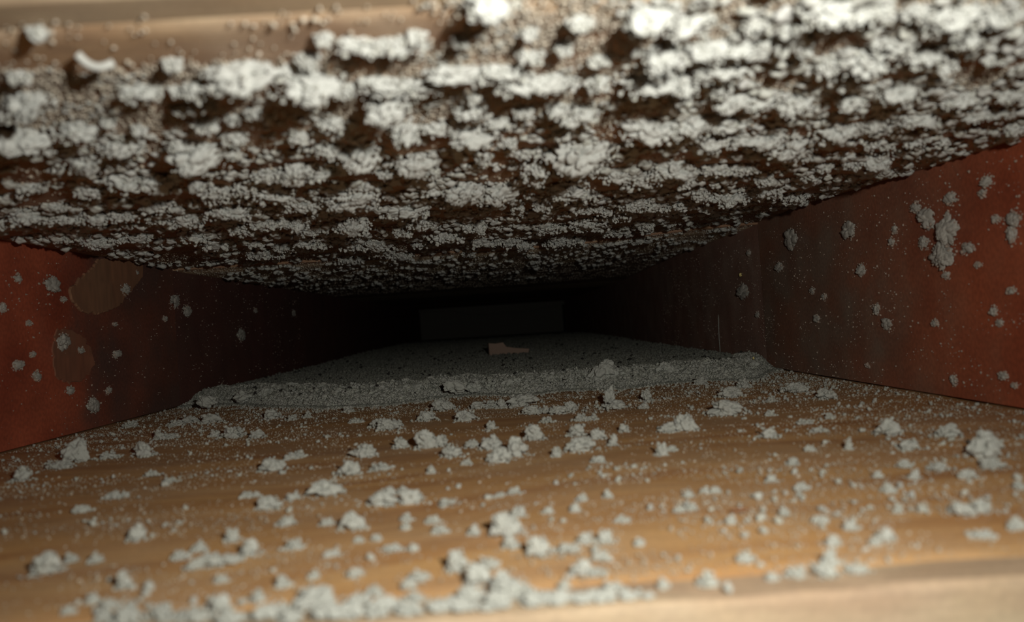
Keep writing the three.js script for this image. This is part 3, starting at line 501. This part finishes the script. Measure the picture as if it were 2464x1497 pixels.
// the deep bed of grey granules on the floor beyond the joint
{
  const r = rng(51), nx = 170, nd = 240, pos = [], idx = [], front = (x) => 0.318 + 0.012 * n2(x * 22, 3) + 0.05 * sstep(-0.05, -0.15, x) + 0.03 * sstep(0.09, 0.128, x);
  const height = (x, d) => 0.0042 * sstep(front(x), front(x) + 0.03, d) + 0.0022 * Math.exp(-Math.pow((d - front(x) - 0.03) / 0.016, 2)) * (0.7 + 0.8 * fbm(x * 45, 2.5, 3)) + 0.0011 * fbm(x * 60, d * 40, 4) * sstep(0, 0.02, d - front(x)) + 0.002 * sstep(0.5, 0.9, d);
  for (let i = 0; i <= nx; i++) for (let j = 0; j <= nd; j++) {
    const x = -WL + (WL + WR) * i / nx, d = front(x) + (END - front(x)) * Math.pow(j / nd, 1.7);
    pos.push(x, -HB - 0.0003 + (j ? Math.max(0, height(x, d)) + 0.0004 * n2(x * 700, d * 420) : 0), -d);
  }
  for (let i = 0; i < nx; i++) for (let j = 0; j < nd; j++) { const a = i * (nd + 1) + j, b = a + nd + 1; idx.push(a, b, a + 1, b, b + 1, a + 1); }
  const g = new THREE.BufferGeometry();
  g.setAttribute('position', new THREE.Float32BufferAttribute(pos, 3)); g.setIndex(idx); g.computeVertexNormals();
  const bed = mesh('granule_bed', g, greyWhite);
  bed.userData.kind = 'stuff'; bed.userData.label = 'deep bed of grey granules covering the back of the floor';
  const list = [], dark = [], bank = [];
  for (let i = 0; i < 3200; i++) {
    const x = -WL + 0.002 + (WL + WR - 0.004) * r(), f = front(x), d = f + 0.004 + 0.036 * r(), s = 0.0012 + 0.0024 * r() * r();
    bank.push([x, -HB + Math.max(0, height(x, d)) - s * 0.05, -d, s * 1.2, s * 0.9, s * 1.1]);
  }
  for (let i = 0; i < 9000; i++) {
    const x = -WL + 0.001 + (WL + WR - 0.002) * r(), f = front(x), d = f + 0.045 * r() * r() + 0.001, s = 0.0005 + 0.0012 * r() * r();
    bank.push([x, -HB + Math.max(0, height(x, d)) + s * 0.2 + 0.0012 * r() * r(), -d, s]);
  }
  for (let i = 0; i < 5000; i++) {
    const x = -WL + 0.001 + (WL + WR - 0.002) * r(), d = front(x) + 0.004 - 0.03 * r() * r() * r(), s = 0.0004 + 0.0012 * r() * r();
    bank.push([x, -HB + s * 0.3, -d, s]);
  }
  grains('bank_lumps', 'fluffy bank of pale lumps along the front edge of the grey bed', greyWhite, grainShape2, bank);
  for (let i = 0; i < 60000; i++) {
    const x = -WL + 0.001 + (WL + WR - 0.002) * r(), f = front(x), d = f - 0.004 + (1.2 - f) * Math.pow(r(), 1.9), s = (0.0005 + 0.0011 * r() * r()) * (1 + d);
    list.push([x, -HB + Math.max(0, height(x, d)) + s * 0.1, -d, s]);
  }
  for (let i = 0; i < 240; i++) { const x = -WL + (WL + WR) * r(), f = front(x), d = f + 0.01 + 0.5 * Math.pow(r(), 1.5), s = (0.0007 + 0.0007 * r()) * (1 + d); dark.push([x, -HB + height(x, d) + s * 0.4, -d, s]); }
  grains('bed_granules', 'loose grey granules on top of the deep bed', bedMat, grainShape, list);
  grains('dark_granules', 'scattered blackish specks among the grey granules', new THREE.MeshStandardMaterial({ name: 'blackish_speck', roughness: 0.9, color: new THREE.Color(0.02, 0.018, 0.015) }), grainShape, dark);
}

// ---------------------------------------------------------------- single oddments
{
  // curved sliver hanging from the bare patch of the ceiling
  const curve = new THREE.CatmullRomCurve3([[-0.0022, -0.0006, 0.0012], [-0.0012, -0.0018, 0.0004], [0.0002, -0.0024, 0], [0.0016, -0.0022, -0.0002], [0.0026, -0.0016, -0.0006]].map((p) => new THREE.Vector3(...p)));
  const s = mesh('wood_sliver', new THREE.TubeGeometry(curve, 24, 0.0007, 8), white);
  s.position.set(-0.0468, ceilY(-0.0468, 0.0935) - 0.0001, -0.0935); s.scale.setScalar(0.75);
  tag(s, 'pale curved sliver hanging from the bare front left of the ceiling', 'sliver');
  // short brown splinter on the floor
  const pts = []; for (let i = 0; i <= 10; i++) { const t = i / 10; pts.push(new THREE.Vector2(0.0003 * Math.sin(Math.PI * t) + 0.00003, (t - 0.5) * 0.0032)); }
  const p = mesh('splinter', new THREE.LatheGeometry(pts, 8).rotateZ(Math.PI / 2), new THREE.MeshStandardMaterial({ name: 'brown_splinter', roughness: 0.8, color: new THREE.Color(0.17, 0.075, 0.03) }));
  p.position.set(0.0333, -HB + 0.0004, -0.1125); p.rotation.y = -0.12;
  tag(p, 'short dark brown splinter lying on the bare wood of the floor', 'splinter');
  // angular chip far back on the bed
  const c = new THREE.Shape([[-0.014, 0], [0.016, 0], [0.017, 0.0035], [0.006, 0.0048], [-0.001, 0.0062], [-0.0035, 0.0098], [-0.009, 0.0092], [-0.0142, 0.0098]].map((q) => new THREE.Vector2(...q)));
  const chip = mesh('wood_chip', new THREE.ExtrudeGeometry(c, { depth: 0.008, bevelEnabled: true, bevelSize: 0.0006, bevelThickness: 0.0006, bevelSegments: 2 }), wallDust);
  chip.position.set(0.004, -HB + 0.004, -0.62); chip.rotation.y = 0.12;
  tag(chip, 'angular brownish chip lying far back on the grey bed', 'chip');
  // thin fibre hanging on the right wall
  const fc = new THREE.CatmullRomCurve3([[0, 0.011, 0], [-0.0006, 0.004, 0.0006], [-0.0005, -0.003, -0.0004], [-0.0008, -0.009, 0.0008], [-0.001, -0.0135, 0.001]].map((q) => new THREE.Vector3(...q)));
  const fibre = mesh('fibre', new THREE.TubeGeometry(fc, 30, 0.0002, 6), greyWhite);
  fibre.position.set(WR + 0.0003, -0.0145, -0.447);
  tag(fibre, 'thin pale fibre hanging down the dark right wall above the bed', 'fibre');
  // tan patches stuck on the left wall
  const patchMat = new THREE.MeshStandardMaterial({ name: 'tan_crust', roughness: 0.85, map: paint([142, 88, 60], [118, 94, 70], 0.0, 0.1, 0.6, 4.4) });
  const blob = (pts, t) => {
    const sh = new THREE.Shape(); sh.setFromPoints(new THREE.CatmullRomCurve3(pts.map(([a, b]) => new THREE.Vector3(a, b, 0)), true).getPoints(110).slice(0, -1).map((q) => new THREE.Vector2(q.x + 0.0011 * n2(q.x * 260, q.y * 260 + 9), q.y + 0.0007 * n2(q.x * 300 + 5, q.y * 300))));
    return new THREE.ExtrudeGeometry(sh, { depth: t, bevelEnabled: true, bevelSize: 0.0005, bevelThickness: 0.0004, bevelSegments: 3 });
  };
  const a = mesh('crust_patch', blob([[-0.029, -0.005], [-0.024, -0.0105], [-0.010, -0.0115], [0.004, -0.0085], [0.016, -0.002], [0.026, 0.004], [0.0275, 0.0095], [0.018, 0.0115], [0.004, 0.0112], [-0.008, 0.0085], [-0.016, 0.0035], [-0.024, -0.0005]], 0.0007), patchMat);
  a.position.set(-WL - 0.0003, 0.0257, -0.309); a.rotation.y = Math.PI / 2;
  tag(a, 'large tan crust patch high on the red left wall below the ceiling', 'patch');
  const b = mesh('crust_patch', blob([[-0.012, -0.007], [0.002, -0.0085], [0.011, -0.004], [0.008, 0.004], [-0.001, 0.0085], [-0.011, 0.009], [-0.014, 0.001]], 0.0002), new THREE.MeshStandardMaterial({ name: 'faint_tan_crust', roughness: 0.85, map: paint([140, 80, 56], [112, 84, 64], 0.0, 0.1, 0.6, 7.4) }));
  b.position.set(-WL - 0.0003, -0.002, -0.2815); b.rotation.y = Math.PI / 2;
  tag(b, 'small pale tan patch midway up the red left wall', 'patch');
  // three glassy grains that catch the flash
  const glint = new THREE.MeshPhysicalMaterial({ name: 'yellow_glassy_grain', roughness: 0.15, color: new THREE.Color(0.75, 0.62, 0.25), clearcoat: 1 });
  for (const [x, y, d, s, where] of [[0.1155, -0.0238, 0.352, 0.0012, 'at the right end of the grey bed'], [0.0985, -0.0245, 0.372, 0.001, 'beside the lumps of the grey bed'], [0.1268, 0.0168, 0.398, 0.0018, 'on a crumb of the dark right wall']]) {
    const m = mesh('glassy_grain', grainShape2, glint); m.position.set(x, y, -d); m.scale.setScalar(s);
    tag(m, `tiny shiny yellowish grain ${where}`, 'grain', 'shiny yellowish grains');
  }
}

scene.traverse((o) => { if (o.isMesh) o.castShadow = o.receiveShadow = true; });
renderer.render(scene, camera);
